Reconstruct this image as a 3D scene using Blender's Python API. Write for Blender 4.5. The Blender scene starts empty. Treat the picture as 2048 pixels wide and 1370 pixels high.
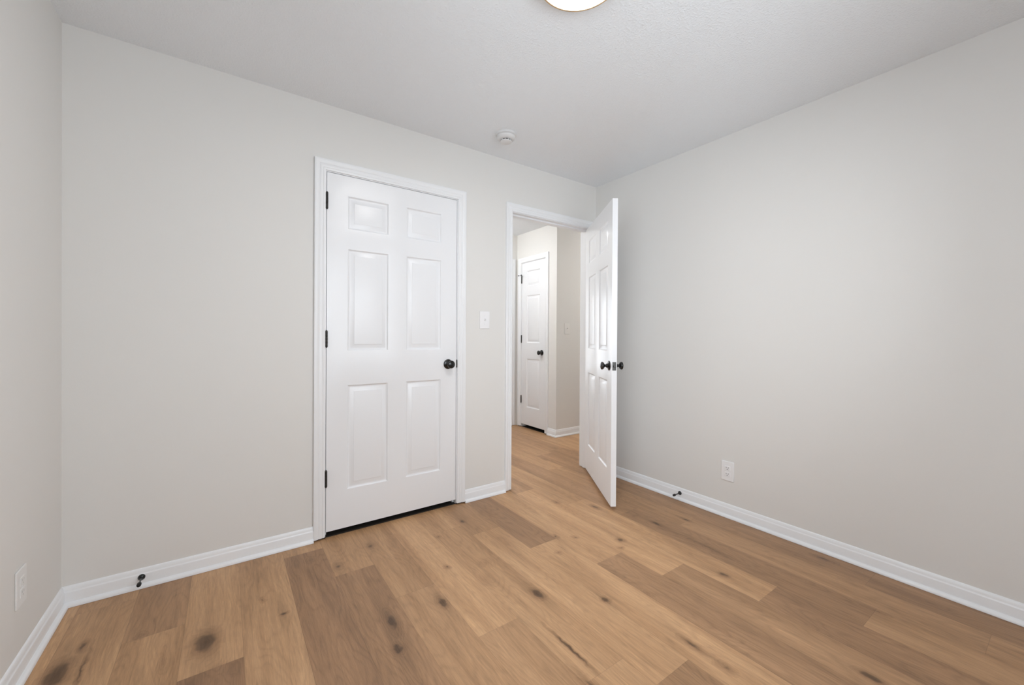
import bpy, bmesh, math, random
from mathutils import Vector, Matrix

C = bpy.context.scene.collection
S = bpy.context.scene
random.seed(7)

# ------------------------------------------------------------------ camera
F_PX, CX, CY = 809.993, 1024.879, 675.601
YAW, PITCH, ROLL = 0.61415, -0.00428, 0.00583
CAM = Vector((-2.61792, -2.46503, 1.14622))
fw = Vector((math.sin(YAW)*math.cos(PITCH), math.cos(YAW)*math.cos(PITCH), math.sin(PITCH)))
rt0 = fw.cross(Vector((0, 0, 1))).normalized()
up0 = rt0.cross(fw)
rt = rt0*math.cos(ROLL) + up0*math.sin(ROLL)
up = up0*math.cos(ROLL) - rt0*math.sin(ROLL)
cd = bpy.data.cameras.new('camera')
cam = bpy.data.objects.new('camera', cd)
C.objects.link(cam)
cam.matrix_world = Matrix(((rt.x, up.x, -fw.x, CAM.x), (rt.y, up.y, -fw.y, CAM.y), (rt.z, up.z, -fw.z, CAM.z), (0, 0, 0, 1)))
cd.sensor_width = 36.0
cd.sensor_fit = 'HORIZONTAL'
cd.lens = F_PX/2048*36
cd.shift_x = (1024-CX)/2048
cd.shift_y = (CY-685)/2048
cd.clip_start = 0.02
S.camera = cam

# ------------------------------------------------------------------ world, daylight, exposure
W = bpy.data.worlds.new('world')
S.world = W
W.use_nodes = True
bg = W.node_tree.nodes['Background']
bg.inputs[0].default_value = (0.80, 0.90, 1.0, 1)
bg.inputs[1].default_value = 2.0

LAMP_STRENGTH = 42.0
HALL_STRENGTH = 52.0
WINDOW_W = 20.0
SIDE_W = 12.0
FAR_W = 16.0
def area(name, loc, rot, sx, sy, power, col):
    l = bpy.data.lights.new(name, 'AREA')
    l.shape = 'RECTANGLE'; l.size = sx; l.size_y = sy; l.energy = power; l.color = col
    o = bpy.data.objects.new(name, l); C.objects.link(o)
    o.location = loc; o.rotation_euler = rot
    return o
# daylight coming in through the window behind the photographer
area('window_daylight', (-1.60, -3.10, 1.45), (math.radians(90), 0, 0), 1.45, 1.20, WINDOW_W, (0.90, 0.955, 1.0))
# fill light through an unseen window added in the left wall
area('side_fill_daylight', (-3.34, -2.10, 1.45), (0, math.radians(-90), 0), 1.25, 1.20, SIDE_W, (0.90, 0.955, 1.0))
# daylight through the window of the room beyond the hall
area('far_window_daylight', (0.75, 4.85, 1.15), (math.radians(-90), 0, 0), 1.30, 1.75, FAR_W, (0.95, 0.975, 1.0))

S.view_settings.view_transform = 'Standard'
S.view_settings.look = 'None'
S.view_settings.gamma = 1.0
S.view_settings.use_curve_mapping = False
S.view_settings.exposure = 0.45
S.cycles.max_bounces = 9
S.cycles.diffuse_bounces = 7

# ------------------------------------------------------------------ materials
def mat(name, col, rough=0.5, metal=0.0, spec=0.5, noise=None, bump=None, colvar=0.0, coat=0.0):
    m = bpy.data.materials.new(name); m.use_nodes = True
    nt = m.node_tree; N = nt.nodes; L = nt.links
    p = N['Principled BSDF']
    p.inputs['Base Color'].default_value = (*col, 1)
    p.inputs['Roughness'].default_value = rough
    p.inputs['Metallic'].default_value = metal
    p.inputs['Specular IOR Level'].default_value = spec
    p.inputs['Coat Weight'].default_value = coat
    tc = N.new('ShaderNodeTexCoord')
    if colvar:
        n = N.new('ShaderNodeTexNoise'); n.inputs['Scale'].default_value = 3.0; n.inputs['Detail'].default_value = 4
        L.new(tc.outputs['Object'], n.inputs['Vector'])
        mx = N.new('ShaderNodeMix'); mx.data_type = 'RGBA'
        mx.inputs['A'].default_value = (*[c*(1-colvar) for c in col], 1)
        mx.inputs['B'].default_value = (*[min(1, c*(1+colvar)) for c in col], 1)
        L.new(n.outputs['Fac'], mx.inputs['Factor']); L.new(mx.outputs['Result'], p.inputs['Base Color'])
    if bump:
        sc, st, dist = bump
        n = N.new('ShaderNodeTexNoise'); n.inputs['Detail'].default_value = 5
        n.inputs['Roughness'].default_value = 0.6
        if isinstance(sc, tuple):
            mp = N.new('ShaderNodeMapping'); mp.inputs['Scale'].default_value = sc
            L.new(tc.outputs['Object'], mp.inputs['Vector']); L.new(mp.outputs['Vector'], n.inputs['Vector'])
            n.inputs['Scale'].default_value = 1.0
        else:
            n.inputs['Scale'].default_value = sc
            L.new(tc.outputs['Object'], n.inputs['Vector'])
        b = N.new('ShaderNodeBump'); b.inputs['Strength'].default_value = st; b.inputs['Distance'].default_value = dist
        L.new(n.outputs['Fac'], b.inputs['Height']); L.new(b.outputs['Normal'], p.inputs['Normal'])
    return m

M = {}
M['wall'] = mat('greige_wall_paint', (0.745, 0.734, 0.712), 0.62, spec=0.3, colvar=0.008, bump=(160.0, 0.12, 0.001))
M['trim'] = mat('white_trim_paint', (0.83, 0.84, 0.855), 0.34, spec=0.5, bump=(40.0, 0.03, 0.001))
M['door'] = mat('white_door_paint', (0.83, 0.84, 0.86), 0.30, spec=0.5, bump=((220.0, 220.0, 6.0), 0.10, 0.0012))
M['plate'] = mat('white_plastic', (0.84, 0.84, 0.85), 0.30)
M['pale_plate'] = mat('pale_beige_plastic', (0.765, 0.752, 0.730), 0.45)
M['left_plate'] = mat('soft_white_plastic', (0.79, 0.785, 0.775), 0.40)
M['pale_slot'] = mat('pale_grey_slot', (0.50, 0.50, 0.49), 0.6)
M['detector'] = mat('aged_white_plastic', (0.70, 0.70, 0.70), 0.55)
M['bronze'] = mat('oil_rubbed_bronze', (0.007, 0.0065, 0.0065), 0.25, metal=0.0, spec=0.45, coat=0.15)
M['hinge'] = mat('dark_hinge_metal', (0.030, 0.028, 0.026), 0.38, metal=0.5, bump=(200.0, 0.1, 0.0005))
M['rubber'] = mat('black_rubber', (0.010, 0.010, 0.010), 0.6, bump=(90.0, 0.05, 0.0005))
M['latch'] = mat('worn_pewter', (0.09, 0.088, 0.084), 0.35, metal=0.85, colvar=0.5, bump=(150.0, 0.3, 0.0006))
M['slot'] = mat('dark_slot', (0.05, 0.05, 0.05), 0.7, bump=(60.0, 0.02, 0.0002))
M['rim'] = mat('satin_brass_rim', (0.60, 0.43, 0.26), 0.42, metal=0.35, bump=(120.0, 0.04, 0.0003))
M['vent'] = mat('detector_vent_grey', (0.07, 0.07, 0.07), 0.7, bump=(60.0, 0.02, 0.0002))
M['gap_shade'] = mat('dark_gap_shade', (0.02, 0.016, 0.012), 0.8, bump=(60.0, 0.02, 0.0002))  # near-black colour standing in for shade in gaps under doors and casings

# ceiling: sprayed orange-peel / knockdown texture
def ceiling_mat():
    m = bpy.data.materials.new('textured_ceiling_paint'); m.use_nodes = True
    N = m.node_tree.nodes; L = m.node_tree.links; p = N['Principled BSDF']
    p.inputs['Base Color'].default_value = (0.815, 0.840, 0.866, 1)
    p.inputs['Roughness'].default_value = 0.85
    p.inputs['Specular IOR Level'].default_value = 0.2
    tc = N.new('ShaderNodeTexCoord')
    n = N.new('ShaderNodeTexNoise'); n.inputs['Scale'].default_value = 120; n.inputs['Detail'].default_value = 3
    v = N.new('ShaderNodeTexVoronoi'); v.inputs['Scale'].default_value = 130
    n2 = N.new('ShaderNodeTexNoise'); n2.inputs['Scale'].default_value = 9; n2.inputs['Detail'].default_value = 2
    for q in (n, v, n2): L.new(tc.outputs['Object'], q.inputs['Vector'])
    r = N.new('ShaderNodeMapRange'); r.inputs['From Min'].default_value = 0.42; r.inputs['From Max'].default_value = 0.68
    L.new(n.outputs['Fac'], r.inputs['Value'])
    ml = N.new('ShaderNodeMath'); ml.operation = 'MULTIPLY'
    L.new(r.outputs['Result'], ml.inputs[0]); L.new(v.outputs['Distance'], ml.inputs[1])
    b = N.new('ShaderNodeBump'); b.inputs['Strength'].default_value = 0.34; b.inputs['Distance'].default_value = 0.005
    L.new(ml.outputs[0], b.inputs['Height']); L.new(b.outputs['Normal'], p.inputs['Normal'])
    return m
M['ceiling'] = ceiling_mat()

def emit_mat(name, col, st):
    m = bpy.data.materials.new(name); m.use_nodes = True
    N = m.node_tree.nodes; L = m.node_tree.links
    p = N['Principled BSDF']
    p.inputs['Base Color'].default_value = (0.8, 0.8, 0.8, 1)
    p.inputs['Roughness'].default_value = 0.4
    p.inputs['Emission Color'].default_value = (*col, 1)
    p.inputs['Emission Strength'].default_value = st
    return m
M['diffuser'] = emit_mat('lit_acrylic_diffuser', (1.0, 0.988, 0.982), LAMP_STRENGTH)
M['corner_fill'] = emit_mat('corner_fill_glow', (1.0, 0.985, 0.97), 30.0)  # glow of the unseen fill light added round the hall corner
M['hall_diffuser'] = emit_mat('lit_hall_diffuser', (0.97, 0.99, 1.0), HALL_STRENGTH)

def glass_mat():
    m = bpy.data.materials.new('window_glass'); m.use_nodes = True
    N = m.node_tree.nodes; L = m.node_tree.links
    N.remove(N['Principled BSDF'])
    t = N.new('ShaderNodeBsdfTransparent'); g = N.new('ShaderNodeBsdfGlossy'); g.inputs['Roughness'].default_value = 0.02
    fr = N.new('ShaderNodeFresnel'); fr.inputs['IOR'].default_value = 1.3
    mx = N.new('ShaderNodeMixShader')
    L.new(fr.outputs[0], mx.inputs[0]); L.new(t.outputs[0], mx.inputs[1]); L.new(g.outputs[0], mx.inputs[2])
    L.new(mx.outputs[0], N['Material Output'].inputs['Surface'])
    return m
M['glass'] = glass_mat()

# wood floor: each plank carries its own tone and grain offset (face attributes), knots sit at fixed spots
KNOTS = [  # x, y, half-width, half-length, strength
 (-2.68, -0.584, .030, .055, 1.0), (-3.085, -0.486, .026, .060, 1.0), (-3.047, -0.353, .010, .022, .8), (-2.425, -0.573, .012, .009, .9),
 (-2.165, -0.331, .016, .022, .7), (-1.977, -0.228, .015, .024, .7), (-2.075, -0.869, .018, .060, .85), (-2.103, -1.023, .016, .026, .8),
 (-1.858, -0.878, .014, .032, .95), (-1.724, -0.651, .010, .015, .7), (-1.628, -0.348, .010, .016, .6), (-1.427, -0.252, .012, .018, .8),
 (-1.484, -1.063, .018, .032, .95), (-0.751, -0.359, .016, .024, .6), (-0.592, -0.567, .016, .034, .75), (-1.075, -0.721, .010, .014, .7),
 (-0.992, -0.786, .011, .014, .65), (-1.180, -0.857, .013, .015, .6), (-1.269, -1.266, .013, .016, .8), (-0.802, -0.958, .017, .020, .8),
 (-0.864, -1.013, .014, .012, .6), (-1.200, -1.626, .012, .045, .75), (-1.638, -1.550, .012, .07, .7), (-0.654, -1.461, .012, .017, .8),
 (-0.461, -0.948, .013, .030, .8), (-0.260, -1.020, .012, .028, .75), (-0.469, -1.279, .010, .070, .6), (-0.477, -1.335, .010, .060, .6),
 (-0.085, -1.688, .014, .040, .7), (-0.834, -2.052, .014, .030, .9), (-0.387, -1.966, .008, .030, .6), (-0.232, -1.853, .010, .040, .5),
 (-1.200, -1.748, .014, .026, .6), (-1.585, -1.379, .006, .090, .9), (-2.885, -0.399, .012, .022, .5), (-1.544, -0.721, .024, .030, .4),
 (-1.625, -0.844, .024, .040, .35), (-2.488, -0.422, .008, .014, .6), (-1.076, -1.345, .010, .016, .5), (-0.197, 0.431, .014, .028, .5),
 (0.133, 0.653, .014, .05, .5), (0.227, 0.481, .012, .04, .45), (-0.226, -0.212, .020, .045, .6), (-2.27, -0.20, .016, .018, .55),
 (-3.02, -0.50, .005, .09, .7), (-2.80, -0.60, .006, .05, .45), (-1.34, -0.60, .016, .05, .35), (-0.15, -1.55, .012, .06, .5),
 (-0.12, -2.0, .014, .10, .45), (-2.64, -0.78, .030, .04, .5)]

def floor_mat():
    m = bpy.data.materials.new('oak_vinyl_plank'); m.use_nodes = True
    N = m.node_tree.nodes; L = m.node_tree.links; p = N['Principled BSDF']
    def node(t, **kw):
        n = N.new(t)
        for k, v in kw.items(): setattr(n, k, v)
        return n
    def math_(op, a, b=None, c=None, clamp=False):
        n = node('ShaderNodeMath', operation=op); n.use_clamp = clamp
        for i, v in enumerate((a, b, c)):
            if v is None: continue
            if isinstance(v, (int, float)): n.inputs[i].default_value = v
            else: L.new(v, n.inputs[i])
        return n.outputs[0]
    def vmath(op, a, b):
        n = node('ShaderNodeVectorMath', operation=op)
        for i, v in enumerate((a, b)):
            if isinstance(v, tuple): n.inputs[i].default_value = v
            else: L.new(v, n.inputs[i])
        return n
    def mixc(f, a, b, blend='MIX'):
        n = node('ShaderNodeMix', data_type='RGBA', blend_type=blend)
        for k, v in (('Factor', f), ('A', a), ('B', b)):
            if isinstance(v, (int, float)): n.inputs[k].default_value = v
            elif isinstance(v, tuple): n.inputs[k].default_value = v
            else: L.new(v, n.inputs[k])
        return n.outputs['Result']
    tc = node('ShaderNodeTexCoord'); P = tc.outputs['Object']
    tone = node('ShaderNodeAttribute', attribute_name='tone').outputs['Fac']
    off = node('ShaderNodeAttribute', attribute_name='grain').outputs['Vector']
    uv = node('ShaderNodeUVMap', uv_map='plank')
    sep = node('ShaderNodeSeparateXYZ'); L.new(uv.outputs['UV'], sep.inputs[0])
    Q = vmath('ADD', P, off).outputs[0]
    # knot field
    nz = node('ShaderNodeTexNoise'); nz.inputs['Scale'].default_value = 26; nz.inputs['Detail'].default_value = 3
    L.new(P, nz.inputs['Vector'])
    dn = vmath('MULTIPLY', vmath('SUBTRACT', nz.outputs['Color'], (0.5, 0.5, 0.5)).outputs[0], (0.022, 0.05, 0)).outputs[0]
    PW = vmath('ADD', P, dn).outputs[0]
    knot = None; halo = None
    for (kx, ky, rx, ry, st) in KNOTS:
        d = vmath('SUBTRACT', PW, (kx, ky, 0)).outputs[0]
        d = vmath('MULTIPLY', d, (1/(rx*2.2), 1/(ry*2.0), 0)).outputs[0]
        ln = node('ShaderNodeVectorMath', operation='LENGTH'); L.new(d, ln.inputs[0])
        f = math_('SUBTRACT', 1.0, ln.outputs['Value'], clamp=True)
        f = math_('MULTIPLY', f, st)
        knot = f if knot is None else math_('MAXIMUM', knot, f)
    core = node('ShaderNodeMapRange'); core.interpolation_type = 'SMOOTHSTEP'
    core.inputs['From Min'].default_value = 0.42; core.inputs['From Max'].default_value = 0.66
    L.new(knot, core.inputs['Value'])
    # grain: fine streaks, broad streaks, cathedral rings bent round the knots
    def streak(scale, det, rough, dist=0.0):
        mp = node('ShaderNodeMapping'); mp.inputs['Scale'].default_value = scale; L.new(Q, mp.inputs['Vector'])
        n = node('ShaderNodeTexNoise'); n.inputs['Scale'].default_value = 1; n.inputs['Detail'].default_value = det
        n.inputs['Roughness'].default_value = rough; n.inputs['Distortion'].default_value = dist
        L.new(mp.outputs[0], n.inputs['Vector']); return n.outputs['Fac']
    fine = streak((330, 22, 1), 3, 0.7, 0.3)
    mid = streak((75, 3.6, 1), 5, 0.65, 0.5)
    broad = streak((10, 0.9, 1), 3, 0.5, 0.6)
    fine2 = streak((170, 9, 1), 4, 0.7, 0.8)
    low = streak((7, 1.3, 1), 2, 0.5)
    ring = math_('ADD', math_('MULTIPLY', low, 20.0), math_('MULTIPLY', knot, 5.0))
    ring = math_('SINE', math_('MULTIPLY', ring, 6.283))
    ring = math_('POWER', math_('MULTIPLY_ADD', ring, 0.5, 0.5), 3.0)
    # brightness factor
    v = math_('MULTIPLY_ADD', math_('SUBTRACT', broad, 0.5), 0.85, 1.0)
    v = math_('MULTIPLY_ADD', math_('SUBTRACT', mid, 0.5), 0.46, v)
    v = math_('MULTIPLY_ADD', math_('SUBTRACT', fine, 0.5), 0.50, v)
    v = math_('MULTIPLY_ADD', math_('SUBTRACT', fine2, 0.5), 0.42, v)
    v = math_('MULTIPLY_ADD', ring, math_('MULTIPLY_ADD', tone, 0.05, -0.10), v)
    v = math_('MULTIPLY', v, math_('MULTIPLY_ADD', tone, 0.27, 0.985))
    hm = math_('MULTIPLY', knot, 0.22)
    v = math_('MULTIPLY', v, math_('SUBTRACT', 1.0, hm))
    cr = math_('MULTIPLY', core.outputs['Result'], math_('MULTIPLY_ADD', fine2, 1.6, 0.2))
    v = math_('MULTIPLY', v, math_('MULTIPLY_ADD', cr, -0.46, 1.0))
    fk = node('ShaderNodeMapRange'); fk.inputs['From Min'].default_value = 0.60; fk.inputs['From Max'].default_value = 0.72
    L.new(fine2, fk.inputs['Value'])
    v = math_('MULTIPLY', v, math_('MULTIPLY_ADD', fk.outputs['Result'], 0.10, 1.0))
    # long soft smears running along the plank through each knot
    smear = None
    for (kx, ky, rx, ry, st) in [q for q in KNOTS if q[4] >= 0.7]:
        d = vmath('SUBTRACT', PW, (kx, ky, 0)).outputs[0]
        d = vmath('MULTIPLY', d, (1/(rx*1.9), 1/(ry*2.0+0.11), 0)).outputs[0]
        ln = node('ShaderNodeVectorMath', operation='LENGTH'); L.new(d, ln.inputs[0])
        f = math_('MULTIPLY', math_('SUBTRACT', 1.0, ln.outputs['Value'], clamp=True), st)
        smear = f if smear is None else math_('MAXIMUM', smear, f)
    sm_ = math_('MULTIPLY', smear, math_('MULTIPLY_ADD', mid, 1.6, -0.25, clamp=True))
    v = math_('MULTIPLY', v, math_('MULTIPLY_ADD', sm_, -0.42, 1.0))
    # short dark mineral streaks
    ms = streak((52, 2.6, 1), 3, 0.6, 1.2)
    mr = node('ShaderNodeMapRange'); mr.inputs['From Min'].default_value = 0.64; mr.inputs['From Max'].default_value = 0.78
    L.new(ms, mr.inputs['Value'])
    v = math_('MULTIPLY', v, math_('MULTIPLY_ADD', mr.outputs['Result'], -0.28, 1.0))
    # plank joints
    wu = math_('MULTIPLY', math_('MINIMUM', sep.outputs[0], math_('SUBTRACT', 1.0, sep.outputs[0])), 0.183)
    wv = math_('MULTIPLY', math_('MINIMUM', sep.outputs[1], math_('SUBTRACT', 1.0, sep.outputs[1])), 1.22)
    ed = math_('MINIMUM', wu, wv)
    jr = node('ShaderNodeMapRange'); jr.inputs['From Min'].default_value = 0.0003; jr.inputs['From Max'].default_value = 0.0012
    L.new(ed, jr.inputs['Value'])
    v = math_('MULTIPLY', v, math_('MULTIPLY_ADD', jr.outputs['Result'], 0.22, 0.78))
    hue = mixc(broad, (0.440, 0.236, 0.110, 1), (0.452, 0.282, 0.154, 1))
    kc = mixc(math_('MULTIPLY', knot, 0.85, clamp=True), hue, (0.27, 0.135, 0.062, 1))
    tr = node('ShaderNodeMapRange'); tr.inputs['From Min'].default_value = 0.1; tr.inputs['From Max'].default_value = -0.9
    L.new(tone, tr.inputs['Value'])
    kc = mixc(tr.outputs['Result'], kc, (0.400, 0.222, 0.116, 1))
    vc = node('ShaderNodeCombineXYZ')
    for i in range(3): L.new(v, vc.inputs[i])
    fin = vmath('MULTIPLY', kc, vc.outputs[0]).outputs[0]
    L.new(fin, p.inputs['Base Color'])
    rg = math_('MULTIPLY_ADD', fine, 0.16, 0.36)
    L.new(rg, p.inputs['Roughness'])
    p.inputs['Specular IOR Level'].default_value = 0.45
    hgt = math_('MULTIPLY_ADD', jr.outputs['Result'], 1.0, math_('MULTIPLY', fine, 0.18))
    b = node('ShaderNodeBump'); b.inputs['Strength'].default_value = 0.25; b.inputs['Distance'].default_value = 0.0012
    L.new(hgt, b.inputs['Height']); L.new(b.outputs['Normal'], p.inputs['Normal'])
    return m
M['floor'] = floor_mat()

# ------------------------------------------------------------------ mesh helpers
def quad(bm, pts, mi=0):
    f = bm.faces.new([bm.verts.new(p) for p in pts]); f.material_index = mi; return f
def add_box(bm, x0, x1, y0, y1, z0, z1, mi=0):
    vs = [bm.verts.new((x, y, z)) for x in (x0, x1) for y in (y0, y1) for z in (z0, z1)]
    for idx in ((0, 1, 3, 2), (4, 6, 7, 5), (0, 4, 5, 1), (2, 3, 7, 6), (0, 2, 6, 4), (1, 5, 7, 3)):
        f = bm.faces.new([vs[i] for i in idx]); f.material_index = mi
    return vs
def add_round_box(bm, x0, x1, y0, y1, z0, z1, r, seg=2, mi=0):
    b2 = bmesh.new(); add_box(b2, x0, x1, y0, y1, z0, z1)
    bmesh.ops.recalc_face_normals(b2, faces=b2.faces)
    bmesh.ops.bevel(b2, geom=list(b2.edges), offset=r, segments=seg, affect='EDGES', profile=0.7)
    for f in b2.faces: f.material_index = mi
    me = bpy.data.meshes.new('tmp'); b2.to_mesh(me); b2.free(); bm.from_mesh(me); bpy.data.meshes.remove(me)
def add_lathe(bm, prof, origin, axis, seg=40, mi=0):
    """prof: (r, h) pairs; revolved about axis through origin."""
    a = Vector(axis).normalized(); o = Vector(origin)
    t = Vector((0, 0, 1)) if abs(a.z) < 0.9 else Vector((1, 0, 0))
    e1 = a.cross(t).normalized(); e2 = a.cross(e1)
    rings = []
    for r, h in prof:
        if r < 1e-6: rings.append([bm.verts.new(o + a*h)])
        else: rings.append([bm.verts.new(o + a*h + (e1*math.cos(2*math.pi*i/seg) + e2*math.sin(2*math.pi*i/seg))*r) for i in range(seg)])
    for A, B in zip(rings, rings[1:]):
        for i in range(seg):
            j = (i+1) % seg
            if len(A) == 1 and len(B) == 1: continue
            if len(A) == 1: f = bm.faces.new((A[0], B[i], B[j]))
            elif len(B) == 1: f = bm.faces.new((A[i], A[j], B[0]))
            else: f = bm.faces.new((A[i], A[j], B[j], B[i]))
            f.material_index = mi
def add_extrude(bm, prof, p0, p1, out, m0=0.0, m1=0.0, mi=0):
    """moulding run from p0 to p1 on the floor; prof (t, z) with t out from the wall; m0/m1 mitre slopes at the ends."""
    p0, p1, out = Vector(p0), Vector(p1), Vector(out)
    d = (p1-p0).normalized()
    A = [bm.verts.new(p0 + out*t + Vector((0, 0, z)) + d*(m0*t)) for t, z in prof]
    B = [bm.verts.new(p1 + out*t + Vector((0, 0, z)) + d*(m1*t)) for t, z in prof]
    n = len(prof)
    for i in range(n):
        j = (i+1) % n
        bm.faces.new((A[i], A[j], B[j], B[i])).material_index = mi
    bm.faces.new(A); bm.faces.new(list(reversed(B)))
def obj(name, bm, m, parent=None, smooth=False, loc=None):
    bmesh.ops.remove_doubles(bm, verts=bm.verts, dist=1e-6)
    bmesh.ops.recalc_face_normals(bm, faces=bm.faces)
    me = bpy.data.meshes.new(name)
    if loc is not None: bmesh.ops.translate(bm, verts=bm.verts, vec=-Vector(loc))
    bm.to_mesh(me); bm.free()
    for q in (m if isinstance(m, (list, tuple)) else [m]): me.materials.append(q)
    if smooth:
        for f in me.polygons: f.use_smooth = True
        me.set_sharp_from_angle(angle=math.radians(smooth if smooth is not True else 35))
    o = bpy.data.objects.new(name, me); C.objects.link(o)
    if parent is not None: o.parent = parent
    if loc is not None: o.location = loc
    return o
def tag(o, label=None, cat=None, group=None, kind=None):
    if label: o['label'] = label
    if cat: o['category'] = cat
    if group: o['group'] = group
    if kind: o['kind'] = kind
    return o
def empty(name, loc=(0, 0, 0), rz=0.0):
    o = bpy.data.objects.new(name, None); C.objects.link(o)
    o.location = loc; o.rotation_euler = (0, 0, rz); o.empty_display_size = 0.05
    return o
def copy_tree(o, parent=None):
    c = o.copy(); C.objects.link(c)
    if parent is not None: c.parent = parent
    for ch in list(o.children): copy_tree(ch, c)
    return c

# ------------------------------------------------------------------ dimensions
H = 2.44
RW = 3.1816          # room width, left wall at x = -RW
RD = 2.95            # rear wall y
T = 0.116            # partition thickness
# openings in the back wall: jamb faces
CL0, CL1 = -2.1625, -1.3435      # closet
EN0, EN1 = -0.8835, -0.0645      # entry
ZO = 2.066                       # head jamb underside
HX, HY, HB = 0.44, 1.005, 1.775  # hall: outside corner and far wall
HL, HR = -1.00, 2.2              # hall left / right ends

# ------------------------------------------------------------------ floor
rows_x = [-3.302, -3.120, -2.934, -2.750, -2.566, -2.377, -2.195, -2.014, -1.833, -1.650, -1.462, -1.275, -1.090, -0.907, -0.727,
          -0.546, -0.365, -0.196, 0.008, 0.212, 0.420, 0.603, 0.786, 0.969, 1.152, 1.335, 1.518, 1.701, 1.884, 2.067, 2.25]
joint = {0: -.75, 1: -.10, 2: -.42, 3: -.745, 4: -1.02, 5: -.106, 6: -.42, 7: -.737, 8: -1.14, 9: -.30, 10: -1.657, 11: -.74, 12: -1.048,
         13: -1.298, 14: -1.652, 15: -1.96, 16: -1.04, 17: -.66}
tones = {(1, 1): .1, (1, 0): .0, (2, 0): -.45, (2, 1): .2, (3, 0): .25, (3, 1): -.9, (4, 0): .15, (4, 1): .0, (5, 0): .1, (5, 1): -.75,
         (6, 0): .15, (6, 1): -.55, (7, 0): .1, (7, 1): -.05, (8, 0): .45, (8, 1): -.1, (9, 0): .2, (9, 1): .15, (10, 0): .3, (10, 1): -.35,
         (11, 0): -.6, (11, 1): .35, (12, 0): .45, (12, 1): -.5, (13, 0): .5, (13, 1): -.25, (14, 0): .35, (14, 1): -.65, (15, 0): -.55,
         (15, 1): -.1, (16, 0): -.1, (16, 1): -.25, (17, 0): -.5, (17, 1): -.45, (17, 2): -.5, (18, 0): -.4, (20, 0): -.55, (19, 0): .1}
bm = bmesh.new()
uvl = bm.loops.layers.uv.new('plank')
tl = bm.faces.layers.float.new('tone'); gl = bm.faces.layers.float_vector.new('grain')
Y0, Y1 = -RD-0.15, 4.80
for i in range(len(rows_x)-1):
    x0, x1 = rows_x[i], rows_x[i+1]
    j0 = joint.get(i, -1.22*random.random())
    k = -4
    while True:
        # plank index relative to the listed joint: 0 = beyond it (towards the back wall), 1 = nearer the camera
        a, b = j0 - 1.22*k - 1.22 + 1.22, j0 - 1.22*k + 1.22
        lo, hi = max(a, Y0), min(b, Y1)
        if b < Y0: break
        if hi > lo:
            f = bm.faces.new([bm.verts.new(p) for p in ((x0, lo, 0), (x1, lo, 0), (x1, hi, 0), (x0, hi, 0))])
            v0, v1 = (lo-a)/1.22, (hi-a)/1.22
            for lp, u in zip(f.loops, ((0, v0), (1, v0), (1, v1), (0, v1))): lp[uvl].uv = u
            f[tl] = tones.get((i, k), random.uniform(-.45, .45))
            f[gl] = Vector((random.uniform(0, 9), random.uniform(0, 9), random.uniform(0, 5)))
        k += 1
add_box(bm, rows_x[0], rows_x[-1], Y0, Y1, -0.06, -0.004)
me = bpy.data.meshes.new('floor'); bm.to_mesh(me); bm.free(); me.materials.append(M['floor'])
fl = bpy.data.objects.new('floor', me); C.objects.link(fl)
tag(fl, 'light brown oak plank floor with knots, running from room into hall', 'floor', kind='structure')

# ------------------------------------------------------------------ walls and ceiling
def wall(name, boxes, label):
    bm = bmesh.new()
    for b in boxes: add_box(bm, *b)
    me = bpy.data.meshes.new(name); bmesh.ops.recalc_face_normals(bm, faces=bm.faces); bm.to_mesh(me); bm.free()
    me.materials.append(M['wall']); o = bpy.data.objects.new(name, me); C.objects.link(o)
    return tag(o, label, 'wall', kind='structure')
J = 0.019   # jamb board thickness
wall('wall_back', [(-RW, CL0-J, 0, T, 0, H), (CL0-J, CL1+J, 0, T, ZO+J, H), (CL1+J, EN0-J, 0, T, 0, H),
                   (EN0-J, EN1+J, 0, T, ZO+J, H), (EN1+J, 0.0, 0, T, 0, H)], 'greige wall holding the closed closet door and the open doorway')
wall('wall_right', [(0.0, T, -RD-T, T, 0, H)], 'bare greige wall on the right with a low outlet and door stop')
SY0, SY1, SZ0, SZ1 = -2.70, -1.50, 0.86, 2.06
wall('wall_left', [(-RW-T, -RW, -RD-T, SY0, 0, H), (-RW-T, -RW, SY1, T, 0, H), (-RW-T, -RW, SY0, SY1, 0, SZ0), (-RW-T, -RW, SY0, SY1, SZ1, H)], 'narrow greige wall at the left edge of the photo')
WX0, WX1, WZ0, WZ1 = -2.36, -0.84, 0.86, 2.06
wall('wall_front', [(-RW, WX0, -RD-T, -RD, 0, H), (WX1, 0, -RD-T, -RD, 0, H), (WX0, WX1, -RD-T, -RD, 0, WZ0), (WX0, WX1, -RD-T, -RD, WZ1, H)],
     'greige wall with the window, behind the viewpoint')
wall('wall_hall_side', [(HX, HX+T, HY, 1.2035-J, 0, H), (HX, HX+T, 1.6685+J, HB, 0, H), (HX, HX+T, 1.2035-J, 1.6685+J, ZO+J, H)],
     'greige hall wall around the narrow closet door')
wall('wall_hall_return', [(HX+T, HR, HY, HY+T, 0, H)], 'greige hall wall turning right past the outside corner')
wall('wall_hall_back', [(HL, -0.57, HB, HB+T, 0, H), (-0.57, 0.36, HB, HB+T, ZO+J, H), (0.36, HX+T, HB, HB+T, 0, H)], 'greige wall at the far end of the hall')
wall('wall_hall_left', [(HL-T, HL, T, HB+T, 0, H)], 'greige wall closing the hall on its left')
wall('wall_hall_front', [(T, HR, 0, T, 0, H)], 'greige hall wall running right from the doorway')
wall('wall_hall_right', [(HR, HR+T, 0, HY+T, 0, H)], 'greige wall closing the hall on its right')
wall('wall_closet', [(-2.78, -2.70, T, 0.80, 0, H), (-2.70, -1.16, 0.72, 0.80, 0, H), (-1.20, HL-T, T, 0.80, 0, H)], 'greige inside walls of the closet')
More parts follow.
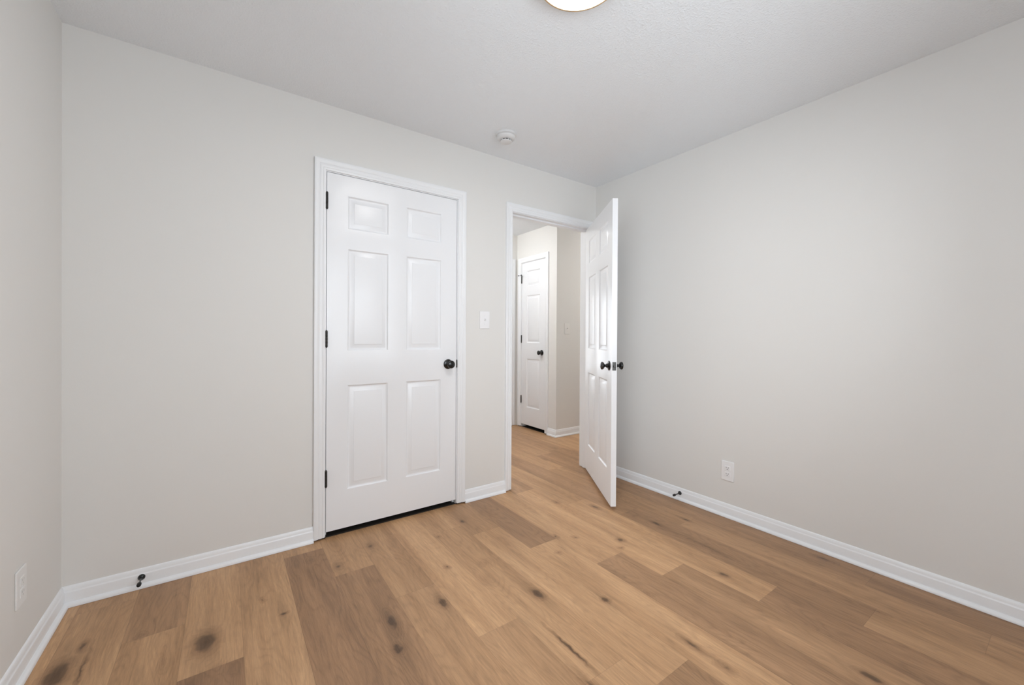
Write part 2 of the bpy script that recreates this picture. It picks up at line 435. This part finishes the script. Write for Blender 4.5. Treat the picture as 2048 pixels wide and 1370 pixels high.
wall('wall_linen_closet', [(HX+T, HX+0.55, HB-0.03, HB+0.05, 0, H), (HX+0.55, HX+0.63, HY+T, HB+0.05, 0, H)], 'greige inside walls of the hall closet')
FY = 4.65
wall('wall_far_room', [(-1.1, -1.0, HB+T, FY, 0, H), (1.7, 1.8, HB+T, FY, 0, H), (-1.1, 0.05, FY, FY+T, 0, H), (1.45, 1.8, FY, FY+T, 0, H), (0.05, 1.45, FY, FY+T, 0, 0.25), (0.05, 1.45, FY, FY+T, 2.06, H),
     (HX+T+0.2, 1.8, HB+T, HB+2*T, 0, H)], 'greige walls of the room beyond the hall')

bm = bmesh.new()
add_box(bm, -RW-T, HR+T, -RD-T, FY+T, H, H+0.08)
o = obj('ceiling', bm, M['ceiling']); tag(o, 'white sprayed-texture ceiling over room and hall', 'ceiling', kind='structure')

# ------------------------------------------------------------------ baseboards
BB = [(0, 0.003), (0.0125, 0.003), (0.0125, 0.058), (0.0115, 0.0610), (0.0092, 0.0635), (0.0086, 0.0665), (0.0072, 0.0740), (0.0050, 0.0800), (0.0030, 0.0830), (0, 0.084)]
SH = [(0.0125, 0.001), (0.0265, 0.001), (0.0265, 0.004), (0.0255, 0.0095), (0.0225, 0.0145), (0.0180, 0.0180), (0.0125, 0.0195)]
def baseboard(name, runs, label):
    """runs: (p0, p1, out, m0, m1)"""
    b = bmesh.new()
    for r in runs: add_extrude(b, BB, *r)
    o = obj(name, b, M['trim'], smooth=40)
    tag(o, label, 'baseboard', kind='structure')
    b = bmesh.new()
    for r in runs: add_extrude(b, SH, *r)
    obj('shoe_molding', b, M['trim'], o, smooth=40)
    return o
CAS = 0.058; REV = 0.005
cL, cR = CL0-REV-CAS, CL1+REV+CAS
eL, eR = EN0-REV-CAS, EN1+REV+CAS
baseboard('baseboard_left', [((-RW, -RD, 0), (-RW, 0, 0), (1, 0, 0), 1, -1)], 'white baseboard along the left wall')
baseboard('baseboard_back', [((-RW, 0, 0), (cL, 0, 0), (0, -1, 0), 1, 0)], 'white baseboard left of the closet door')
baseboard('baseboard_middle', [((cR, 0, 0), (eL, 0, 0), (0, -1, 0), 0, 0)], 'short white baseboard between the closet door and the doorway')
baseboard('baseboard_right', [((0, -0.02, 0), (0, -RD, 0), (-1, 0, 0), 0, -1)], 'long white baseboard along the right wall')
baseboard('baseboard_front', [((-RW, -RD, 0), (0, -RD, 0), (0, 1, 0), 1, -1)], 'white baseboard behind the viewpoint')
hy0 = 1.2035-REV-CAS
baseboard('baseboard_hall', [((HX, hy0, 0), (HX, HY, 0), (-1, 0, 0), 0, 1), ((HX, HY, 0), (HR, HY, 0), (0, -1, 0), -1, 0)],
          'white baseboard wrapping the outside corner in the hall')
baseboard('baseboard_hall_front', [((T, T, 0), (HR, T, 0), (0, 1, 0), 0, 0)], 'white baseboard on the near side of the hall')

# ------------------------------------------------------------------ doors
CP = [(0.0, 0.0), (0.0, 0.008), (0.003, 0.0100), (0.010, 0.0105), (0.013, 0.0088), (0.016, 0.0110), (0.028, 0.0125), (0.032, 0.0110), (0.035, 0.0135),
      (0.046, 0.0165), (0.054, 0.0172), (0.058, 0.0155), (0.058, 0.0)]
def casing_bm(x0, x1, zt, ysign, y=0.0, zb=0.0095):
    """mitred casing round an opening in the XZ plane; ysign -1 projects towards -y."""
    bm = bmesh.new(); path = []
    for (u, t) in CP:
        yy = y + ysign*t
        path.append([bm.verts.new(v) for v in ((x0-u, yy, zb), (x0-u, yy, zt+u), (x1+u, yy, zt+u), (x1+u, yy, zb))])
    n = len(path)
    for i in range(n-1):
        for k in range(3): bm.faces.new((path[i][k], path[i][k+1], path[i+1][k+1], path[i+1][k]))
    bm.faces.new([q[0] for q in path]); bm.faces.new([q[3] for q in reversed(path)])
    return bm
def leaf_bm(w, h, cols, rws, th=0.035):
    """moulded panel door: local x 0..w, y 0 (front) .. th, z 0..h ; cols/rws = panel spans"""
    xs = sorted({0, w, *[c for q in cols for c in q]}); zs = sorted({0, h, *[c for q in rws for c in q]})
    prof = [(0, 0), (0.0035, 0.0012), (0.008, 0.0065), (0.0115, 0.0085), (0.0165, 0.0088), (0.020, 0.0080), (0.038, 0.0042), (0.0405, 0.0022), (0.042, 0.0020)]
    bm = bmesh.new()
    for side in (0, 1):
        Y = (lambda d: d) if side == 0 else (lambda d: th-d)
        for a, b in zip(xs, xs[1:]):
            for c, d in zip(zs, zs[1:]):
                if any(abs(a-q[0]) < 1e-6 for q in cols) and any(abs(c-q[0]) < 1e-6 for q in rws):
                    prev = None
                    for s, dep in prof:
                        ring = [bm.verts.new(v) for v in ((a+s, Y(dep), c+s), (b-s, Y(dep), c+s), (b-s, Y(dep), d-s), (a+s, Y(dep), d-s))]
                        if prev:
                            for i in range(4): bm.faces.new((prev[i], prev[(i+1) % 4], ring[(i+1) % 4], ring[i]))
                        prev = ring
                    bm.faces.new(prev)
                else:
                    quad(bm, ((a, Y(0), c), (b, Y(0), c), (b, Y(0), d), (a, Y(0), d)))
    for a, b in zip(xs, xs[1:]):
        quad(bm, ((a, 0, 0), (b, 0, 0), (b, th, 0), (a, th, 0))); quad(bm, ((a, 0, h), (b, 0, h), (b, th, h), (a, th, h)))
    for c, d in zip(zs, zs[1:]):
        quad(bm, ((0, 0, c), (0, th, c), (0, th, d), (0, 0, d))); quad(bm, ((w, 0, c), (w, th, c), (w, th, d), (w, 0, d)))
    return bm
RWS = [(0.217, 0.826), (1.020, 1.613), (1.724, 1.919)]
ROSE = [(0, 0), (0.0325, 0), (0.0330, 0.002), (0.0315, 0.0045), (0.0280, 0.0062), (0.0200, 0.0078), (0.0155, 0.0098), (0.0140, 0.0125), (0.0155, 0.0150),
        (0.0150, 0.0170), (0.0105, 0.0205), (0.0090, 0.0240), (0.0090, 0.0290), (0.0110, 0.0325), (0.0180, 0.0355), (0.0235, 0.0400), (0.0262, 0.0460),
        (0.0262, 0.0505), (0.0245, 0.0540), (0.0225, 0.0552), (0.0150, 0.0580), (0.0070, 0.0595), (0, 0.0600)]
def door_knob(parent, loc, axis):
    bm = bmesh.new(); add_lathe(bm, ROSE[:12], (0, 0, 0), axis, 48)
    r = obj('rosette', bm, M['bronze'], None, smooth=50)
    bm = bmesh.new(); add_lathe(bm, ROSE[11:], (0, 0, 0), axis, 48)
    k = obj('door_knob', bm, M['bronze'], parent, smooth=50); k.location = loc
    r.parent = k
    k['label'] = 'dark bronze round door knob'
    return k
def hinge(parent, x, y, z, leafdir=1):
    bm = bmesh.new()
    zz = z-0.045
    for q in range(5):
        add_lathe(bm, [(0, 0), (0.0062, 0), (0.0066, 0.0006), (0.0066, 0.0170), (0.0062, 0.0176), (0, 0.0176)], (x, y, zz+q*0.018), (0, 0, 1), 20)
    add_lathe(bm, [(0, -0.006), (0.0035, -0.004), (0.0050, 0), (0, 0)], (x, y, zz), (0, 0, 1), 20)
    add_lathe(bm, [(0, 0), (0.0050, 0), (0.0035, 0.004), (0, 0.006)], (x, y, zz+0.09), (0, 0, 1), 20)
    add_box(bm, x-0.0012, x+0.0012, y, y+0.030, zz, zz+0.09)
    h = obj('hinge', bm, M['hinge'], parent, smooth=40)
    h['label'] = 'dark bronze butt hinge'
    return h
def jamb_bm(x0, x1, zt, y0, y1, stop_y, zb=0.004):
    bm = bmesh.new()
    add_box(bm, x0-J, x0, y0, y1, zb, zt+J); add_box(bm, x1, x1+J, y0, y1, zb, zt+J); add_box(bm, x0, x1, y0, y1, zt, zt+J)
    s = 0.011; a, b = stop_y, stop_y+0.034
    add_box(bm, x0, x0+s, a, b, zb, zt-s); add_box(bm, x1-s, x1, a, b, zb, zt-s); add_box(bm, x0, x1, a, b, zt-s, zt)
    return bm

# --- door_1: closed closet door, hinged on its left
d1 = empty('door_1', ((CL0+CL1)/2, 0, 0)); base1 = Vector(d1.location)
tag(d1, 'closed white six-panel closet door with black hinges and black knob', 'door', kind='structure')
def rel(bm, base): bmesh.ops.translate(bm, verts=bm.verts, vec=-Vector(base)); return bm
obj('casing', rel(casing_bm(CL0-REV, CL1+REV, ZO+REV, -1), base1), M['trim'], d1, smooth=30)
obj('door_frame', rel(jamb_bm(CL0, CL1, ZO, 0.0, T, 0.037), base1), M['trim'], d1)
LW = 0.813; Z0 = 0.033; LH = 2.030
COL = [(0.110, 0.352), (0.461, 0.703)]
lf = obj('door_leaf', leaf_bm(LW, LH, COL, RWS), M['door'], d1, smooth=28)
lf.location = Vector((CL0+0.003, 0.0005, Z0)) - base1
for z in (1.902, 1.124, 0.336): hinge(lf, -0.0015, -0.0068, z-Z0)
door_knob(lf, (LW-0.060, 0, 0.956-Z0), (0, -1, 0))
bm = bmesh.new(); add_box(bm, CL1-0.0022, CL1+0.0002, -0.0012, 0.030, 0.929, 0.985); add_box(bm, CL1-0.0024, CL1+0.0055, -0.0018, 0.0004, 0.931, 0.983)
sp = obj('strike_plate', rel(bm, base1), M['latch'], d1); sp['label'] = 'dark metal strike plate'

bm = bmesh.new(); add_box(bm, CL0-J, CL1+J, 0.006, 0.70, 0.0002, 0.003); add_box(bm, cL+0.001, CL0, -0.0010, 0.004, 0.0005, 0.0105); add_box(bm, CL1, cR-0.001, -0.0010, 0.004, 0.0005, 0.0105)  # dark strips painted as gap shade below leaf and casing
th = obj('gap_shade_strip', rel(bm, base1), M['gap_shade'], d1); th['label'] = 'dark strips painted as the shade in the gaps under door and casing'

# --- door_2: open entry door, hinged on its right, swung into the room
d2 = empty('door_2', ((EN0+EN1)/2, 0, 0)); base2 = Vector(d2.location)
tag(d2, 'open white six-panel door swung into the room beside the right wall', 'door', kind='structure')
obj('casing', rel(casing_bm(EN0-REV, EN1+REV, ZO+REV, -1), base2), M['trim'], d2, smooth=30)
cb = obj('casing', rel(casing_bm(EN0-REV, EN1+REV, ZO+REV, 1, T), base2), M['trim'], d2, smooth=30); cb['label'] = 'white casing on the hall side'
obj('door_frame', rel(jamb_bm(EN0, EN1, ZO, 0.0, T, 0.037), base2), M['trim'], d2)
PIN = Vector((EN1-0.002, -0.0068, 0))
OPEN = math.radians(56.7)
Z2 = 0.026
bm = leaf_bm(LW, LH, COL, RWS)          # local x 0..w measured from the hinge edge; mirror so that it runs towards -x
bmesh.ops.scale(bm, vec=(-1, 1, 1), verts=bm.verts)
bmesh.ops.translate(bm, verts=bm.verts, vec=(-0.0012, 0.0068, 0))
lf2 = obj('door_leaf', bm, M['door'], d2, smooth=28)
lf2.location = PIN + Vector((0, 0, Z2)) - base2
lf2.rotation_euler = (0, 0, OPEN)
for z in (1.902, 1.124, 0.336): hinge(lf2, 0.0, 0.0, z-Z2)
fx = -0.0012-LW
k1 = door_knob(lf2, (fx+0.060, 0.0418, 0.951-Z2), (0, 1, 0))
k2 = door_knob(lf2, (fx+0.060, 0.0068, 0.951-Z2), (0, -1, 0))
bm = bmesh.new(); add_round_box(bm, fx-0.0012, fx+0.001, 0.0068+0.005, 0.0068+0.030, 0.951-Z2-0.028, 0.951-Z2+0.028, 0.0005, 1)
lp = obj('latch_plate', bm, M['latch'], lf2); lp['label'] = 'worn pewter latch plate on the door edge'
bm = bmesh.new(); add_round_box(bm, fx-0.010, fx-0.0010, 0.0068+0.0105, 0.0068+0.0245, 0.951-Z2-0.007, 0.951-Z2+0.007, 0.0015, 1)
obj('latch_bolt', bm, M['latch'], lp)

# --- door_3: narrow closet door in the hall side wall (faces -x), hinged at its far side
d3 = empty('door_3', (HX, 1.436, 0), -math.pi/2)     # local x runs towards -y... rotated frame: local +x = -y, local -y = -x
tag(d3, 'narrow white closet door seen through the doorway, black knob', 'door', kind='structure')
a3, b3 = -0.2325, 0.2325
obj('casing', casing_bm(a3-REV, b3+REV, ZO+REV, -1), M['trim'], d3, smooth=30)
obj('door_frame', jamb_bm(a3, b3, ZO, 0.0, T, 0.037), M['trim'], d3)
W3 = 0.459
lf3 = obj('door_leaf', leaf_bm(W3, 2.022, [(0.100, W3-0.100)], RWS), M['door'], d3, smooth=28)
lf3.location = (a3+0.003, 0.0005, 0.041)
hs = [hinge(lf3, -0.0015, -0.0068, z-0.041) for z in (1.860, 1.110, 0.350)]
door_knob(lf3, (W3-0.060, 0, 0.950-0.041), (0, -1, 0))
bm = bmesh.new(); add_box(bm, b3-0.0022, b3+0.0045, -0.0014, 0.006, 0.925, 0.977)
sp = obj('strike_plate', bm, M['latch'], d3); sp['label'] = 'dark metal strike plate'
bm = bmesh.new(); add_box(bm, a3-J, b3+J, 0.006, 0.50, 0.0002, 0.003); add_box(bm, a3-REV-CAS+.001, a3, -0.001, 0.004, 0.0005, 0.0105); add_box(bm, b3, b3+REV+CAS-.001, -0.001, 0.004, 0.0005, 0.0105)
th = obj('gap_shade_strip', bm, M['gap_shade'], d3); th['label'] = 'dark strips painted as the shade in the gaps under door and casing'
# hinge-pin stop on the top hinge
bm = bmesh.new()
zt = 1.860-0.041+0.052
add_lathe(bm, [(0, 0), (0.009, 0), (0.009, 0.004), (0, 0.004)], (-0.0015, -0.0068, zt-0.004), (0, 0, 1), 20)
for ax, ln in (((1, -0.9, 0), 0.045), ((-1, -0.75, 0), 0.040)):
    a = Vector(ax).normalized()
    add_lathe(bm, [(0, 0), (0.0028, 0), (0.0028, ln), (0.0065, ln), (0.0072, ln+0.004), (0.0065, ln+0.009), (0, ln+0.010)], Vector((-0.0015, -0.0068, zt)), a, 16)
ps = obj('hinge_pin_stop', bm, M['rubber'], lf3, smooth=40); ps['label'] = 'black hinge-pin door stop'

# --- door_4: door at the far end of the hall, only its right casing shows
d4 = empty('door_4', (-0.105, HB, 0)); base4 = Vector(d4.location)
tag(d4, 'doorway at the hall end, only a sliver of its white casing visible', 'door', kind='structure')
obj('casing', rel(casing_bm(-0.551-REV, 0.341+REV, ZO+REV, -1, HB), base4), M['trim'], d4, smooth=30)
obj('door_frame', rel(jamb_bm(-0.551, 0.341, ZO, HB, HB+T, HB+0.037), base4), M['trim'], d4)
lf4 = obj('door_leaf', leaf_bm(0.886, LH, [(0.115, 0.388), (0.498, 0.771)], RWS), M['door'], d4, smooth=28)
lf4.location = Vector((-0.548, HB+T-0.004, Z0)) - base4
lf4.rotation_euler = (0, 0, math.radians(96))
for z in (1.902, 1.124, 0.336): hinge(lf4, -0.0015, -0.0068, z-Z0)

# ------------------------------------------------------------------ windows (none in frame; they let the daylight in)
def window(name, loc, rz, w, h, label):
    """local x along the wall, -y out of the room"""
    t = empty(name, loc, rz); tag(t, label, 'window', kind='structure')
    fr = .035
    bm = bmesh.new()
    for b in ((-w/2, -w/2+fr, -T, 0, 0, h), (w/2-fr, w/2, -T, 0, 0, h), (-w/2, w/2, -T, 0, h-fr, h), (-w/2, w/2, -T, 0, 0, fr)): add_box(bm, *b)
    obj('window_frame', bm, M['trim'], t)
    s_ = .038
    for za, zb, yo in ((fr, h/2+.02, -.055), (h/2-.02, h-fr, -.085)):
        bm = bmesh.new(); xa, xb = -w/2+fr, w/2-fr
        for b in ((xa, xa+s_, yo, yo+.028, za, zb), (xb-s_, xb, yo, yo+.028, za, zb), (xa, xb, yo, yo+.028, za, za+s_), (xa, xb, yo, yo+.028, zb-s_, zb)): add_box(bm, *b)
        sa = obj('sash', bm, M['trim'], t)
        bm = bmesh.new(); add_box(bm, xa+s_-.004, xb-s_+.004, yo+.012, yo+.016, za+s_-.004, zb-s_+.004)
        obj('pane', bm, M['glass'], sa)
    bm = bmesh.new(); add_round_box(bm, -w/2-.06, w/2+.06, 0, .035, -.022, 0, .004)
    obj('window_sill', bm, M['trim'], t)
    obj('casing', casing_bm(-w/2, w/2, h, 1, 0, 0), M['trim'], t, smooth=30)
    return t
window('window_1', ((WX0+WX1)/2, -RD, WZ0), 0, WX1-WX0, WZ1-WZ0, 'white double-hung window in the wall behind the viewpoint')
window('added_window', (-RW, (SY0+SY1)/2, SZ0), -math.pi/2, SY1-SY0, SZ1-SZ0, 'unseen white double-hung window added in the left wall for fill light')
window('window_3', (0.75, FY, 0.25), math.pi, 1.40, 1.81, 'tall white window of the room beyond the hall')

# ------------------------------------------------------------------ ceiling lights
def ceiling_light(loc, R, dm, label, deep=0.010):
    t = empty('ceiling_light', loc); tag(t, label, 'ceiling light')
    bm = bmesh.new(); add_lathe(bm, [(0, 0), (R*0.90, 0), (R*0.90, 0.020), (0, 0.020)], (0, 0, 0), (0, 0, -1), 96)
    obj('mounting_pan', bm, M['plate'], t, smooth=40)
    bm = bmesh.new()
    add_lathe(bm, [(R*0.895, 0.006), (R*0.985, 0.006), (R, 0.009), (R, 0.031), (R*0.990, 0.034), (R*0.945, 0.035), (R*0.925, 0.032), (R*0.920, 0.010), (R*0.895, 0.006)], (0, 0, 0), (0, 0, -1), 128)
    r = obj('trim_ring', bm, M['rim'], t, smooth=50); r['label'] = 'tan metal trim ring'
    bm = bmesh.new()
    pr = [(R*0.921, 0.012), (R*0.921, 0.024)] + [(R*0.921*math.cos(a), 0.024+deep*math.sin(a)) for a in [i*math.pi/20 for i in range(1, 10)]] + [(0, 0.024+deep)]
    add_lathe(bm, pr, (0, 0, 0), (0, 0, -1), 96)
    d = obj('diffuser', bm, dm, t, smooth=60); d['label'] = 'glowing white dome diffuser'
    return t
ceiling_light((-1.608, -1.430, H), 0.152, M['diffuser'], 'round flush ceiling light glowing white inside a tan ring')
ceiling_light((-0.62, 1.36, H), 0.15, M['hall_diffuser'], 'round flush ceiling light in the hall, out of sight past the doorway', 0.085)

ceiling_light((1.75, 0.45, H), 0.15, M['corner_fill'], 'unseen fill light added round the corner of the hall', 0.085)  # added fill, brightens the hall wall past the outside corner

# ------------------------------------------------------------------ smoke detector
t = empty('smoke_detector', (-1.1565, -0.308, H)); tag(t, 'round white smoke detector on the ceiling above the closet door', 'smoke detector')
bm = bmesh.new(); add_lathe(bm, [(0, 0), (0.066, 0), (0.067, 0.003), (0.067, 0.010), (0.064, 0.013), (0.055, 0.014), (0, 0.014)], (0, 0, 0), (0, 0, -1), 64)
obj('mounting_base', bm, M['detector'], t, smooth=40)
bm = bmesh.new(); add_lathe(bm, [(0.052, 0.013), (0.060, 0.016), (0.060, 0.024), (0.056, 0.031), (0.046, 0.036), (0.036, 0.037), (0.0, 0.037)], (0, 0, 0), (0, 0, -1), 64)
b_ = obj('body', bm, M['detector'], t, smooth=40)
bm = bmesh.new(); add_lathe(bm, [(0.030, 0.037), (0.030, 0.0455), (0, 0.0455)], (0, 0, 0), (0, 0, -1), 48)
v_ = obj('vent_ring', bm, M['vent'], t, smooth=40); v_['label'] = 'dark vent slots'
bm = bmesh.new()
add_lathe(bm, [(0, 0.045), (0.036, 0.045), (0.037, 0.047), (0.036, 0.050), (0.030, 0.0525), (0, 0.0535)], (0, 0, 0), (0, 0, -1), 48)
for q in range(10):
    a = 2*math.pi*q/10+0.2
    m_ = Matrix.Rotation(a, 4, 'Z')
    vs = add_box(bm, 0.0295, 0.0350, -0.0018, 0.0018, -0.0465, -0.0360)
    bmesh.ops.transform(bm, matrix=m_, verts=vs)
obj('cap', bm, M['detector'], t, smooth=40)

# ------------------------------------------------------------------ switch, outlets
def plate_bm(w=0.080, h=0.123, th=0.0055):
    bm = bmesh.new(); add_round_box(bm, -w/2, w/2, -th, 0.0, -h/2, h/2, 0.0035, 3); return bm
def screw(bm, z, y=-0.0055):
    add_lathe(bm, [(0, 0), (0.0034, 0), (0.0030, 0.0012), (0, 0.0016)], (0, y, z), (0, -1, 0), 16)
def light_switch(loc, rz, label, pm='plate'):
    t = empty('light_switch', loc, rz); tag(t, label, 'light switch')
    obj('wall_plate', plate_bm(), M[pm], t, smooth=35)
    for z in (0.030, -0.030):
        bm = bmesh.new(); screw(bm, z); obj('screw', bm, M[pm], t, smooth=35)
    bm = bmesh.new(); add_box(bm, -0.0052, 0.0052, -0.0062, -0.0052, -0.012, 0.012); obj('toggle_slot', bm, M[pm], t)
    bm = bmesh.new(); add_round_box(bm, -0.0045, 0.0045, -0.016, 0.0, -0.0045, 0.0045, 0.001, 2)
    bmesh.ops.rotate(bm, cent=(0, 0, 0), matrix=Matrix.Rotation(math.radians(-28), 3, 'X'), verts=bm.verts)
    bmesh.ops.translate(bm, vec=(0, -0.004, 0.001), verts=bm.verts)
    obj('toggle', bm, M[pm], t, smooth=35)
    return t
light_switch((-1.124, 0, 1.258), 0, 'white toggle light switch on the wall between closet door and doorway')
light_switch((0.60, HY, 1.235), 0, 'faint pale toggle switch on the hall wall beyond the doorway', 'pale_plate')

def outlet(loc, rz, label, pm='plate', sm='slot'):
    t = empty('wall_outlet', loc, rz); tag(t, label, 'outlet', 'duplex wall outlets')
    obj('wall_plate', plate_bm(), M[pm], t, smooth=35)
    bm = bmesh.new(); screw(bm, 0.0); obj('screw', bm, M[pm], t, smooth=35)
    for z in (0.0195, -0.0195):
        bm = bmesh.new(); add_round_box(bm, -0.0170, 0.0170, -0.0080, -0.004, z-0.0140, z+0.0140, 0.0025, 2)
        rc = obj('receptacle', bm, M[pm], t, smooth=35)
        bm = bmesh.new()
        add_box(bm, -0.0076, -0.0052, -0.0083, -0.0075, z-0.0010, z+0.0075)
        add_box(bm, 0.0052, 0.0074, -0.0083, -0.0075, z-0.0005, z+0.0070)
        add_lathe(bm, [(0, 0), (0.0026, 0), (0.0026, 0.0008), (0, 0.0008)], (0, -0.0075, z-0.0075), (0, -1, 0), 14)
        s_ = obj('slots', bm, M[sm], rc); s_['label'] = 'plug slots'
    return t
outlet((0, -1.149, 0.292), -math.pi/2, 'white duplex outlet low on the right wall')
outlet((-RW, -0.418, 0.300), math.pi/2, 'pale duplex outlet low on the left wall near the corner', 'left_plate', 'pale_slot')

# ------------------------------------------------------------------ baseboard door stops
def door_stop(loc, rz, label):
    t = empty('door_stop', loc, rz); tag(t, label, 'door stop', 'rigid door stops on the baseboards')
    bm = bmesh.new(); add_lathe(bm, [(0, 0), (0.0132, 0), (0.0132, 0.003), (0.0120, 0.006), (0.0085, 0.009), (0.0052, 0.012), (0, 0.012)], (0, 0, 0), (0, -1, 0), 32)
    obj('base', bm, M['bronze'], t, smooth=40)
    bm = bmesh.new(); add_lathe(bm, [(0, 0.009), (0.0050, 0.010), (0.0034, 0.016), (0.0034, 0.058), (0.0050, 0.062), (0, 0.062)], (0, 0, 0), (0, -1, 0), 24)
    obj('rod', bm, M['bronze'], t, smooth=40)
    bm = bmesh.new(); add_lathe(bm, [(0, 0.058), (0.0068, 0.058), (0.0080, 0.061), (0.0082, 0.072), (0.0068, 0.078), (0, 0.080)], (0, 0, 0), (0, -1, 0), 28)
    obj('rubber_tip', bm, M['rubber'], t, smooth=40)
    return t
door_stop((-2.930, -0.0120, 0.048), 0, 'black door stop on the baseboard left of the closet door')
door_stop((-0.0120, -0.824, 0.050), -math.pi/2, 'black door stop on the right wall baseboard near the open door')
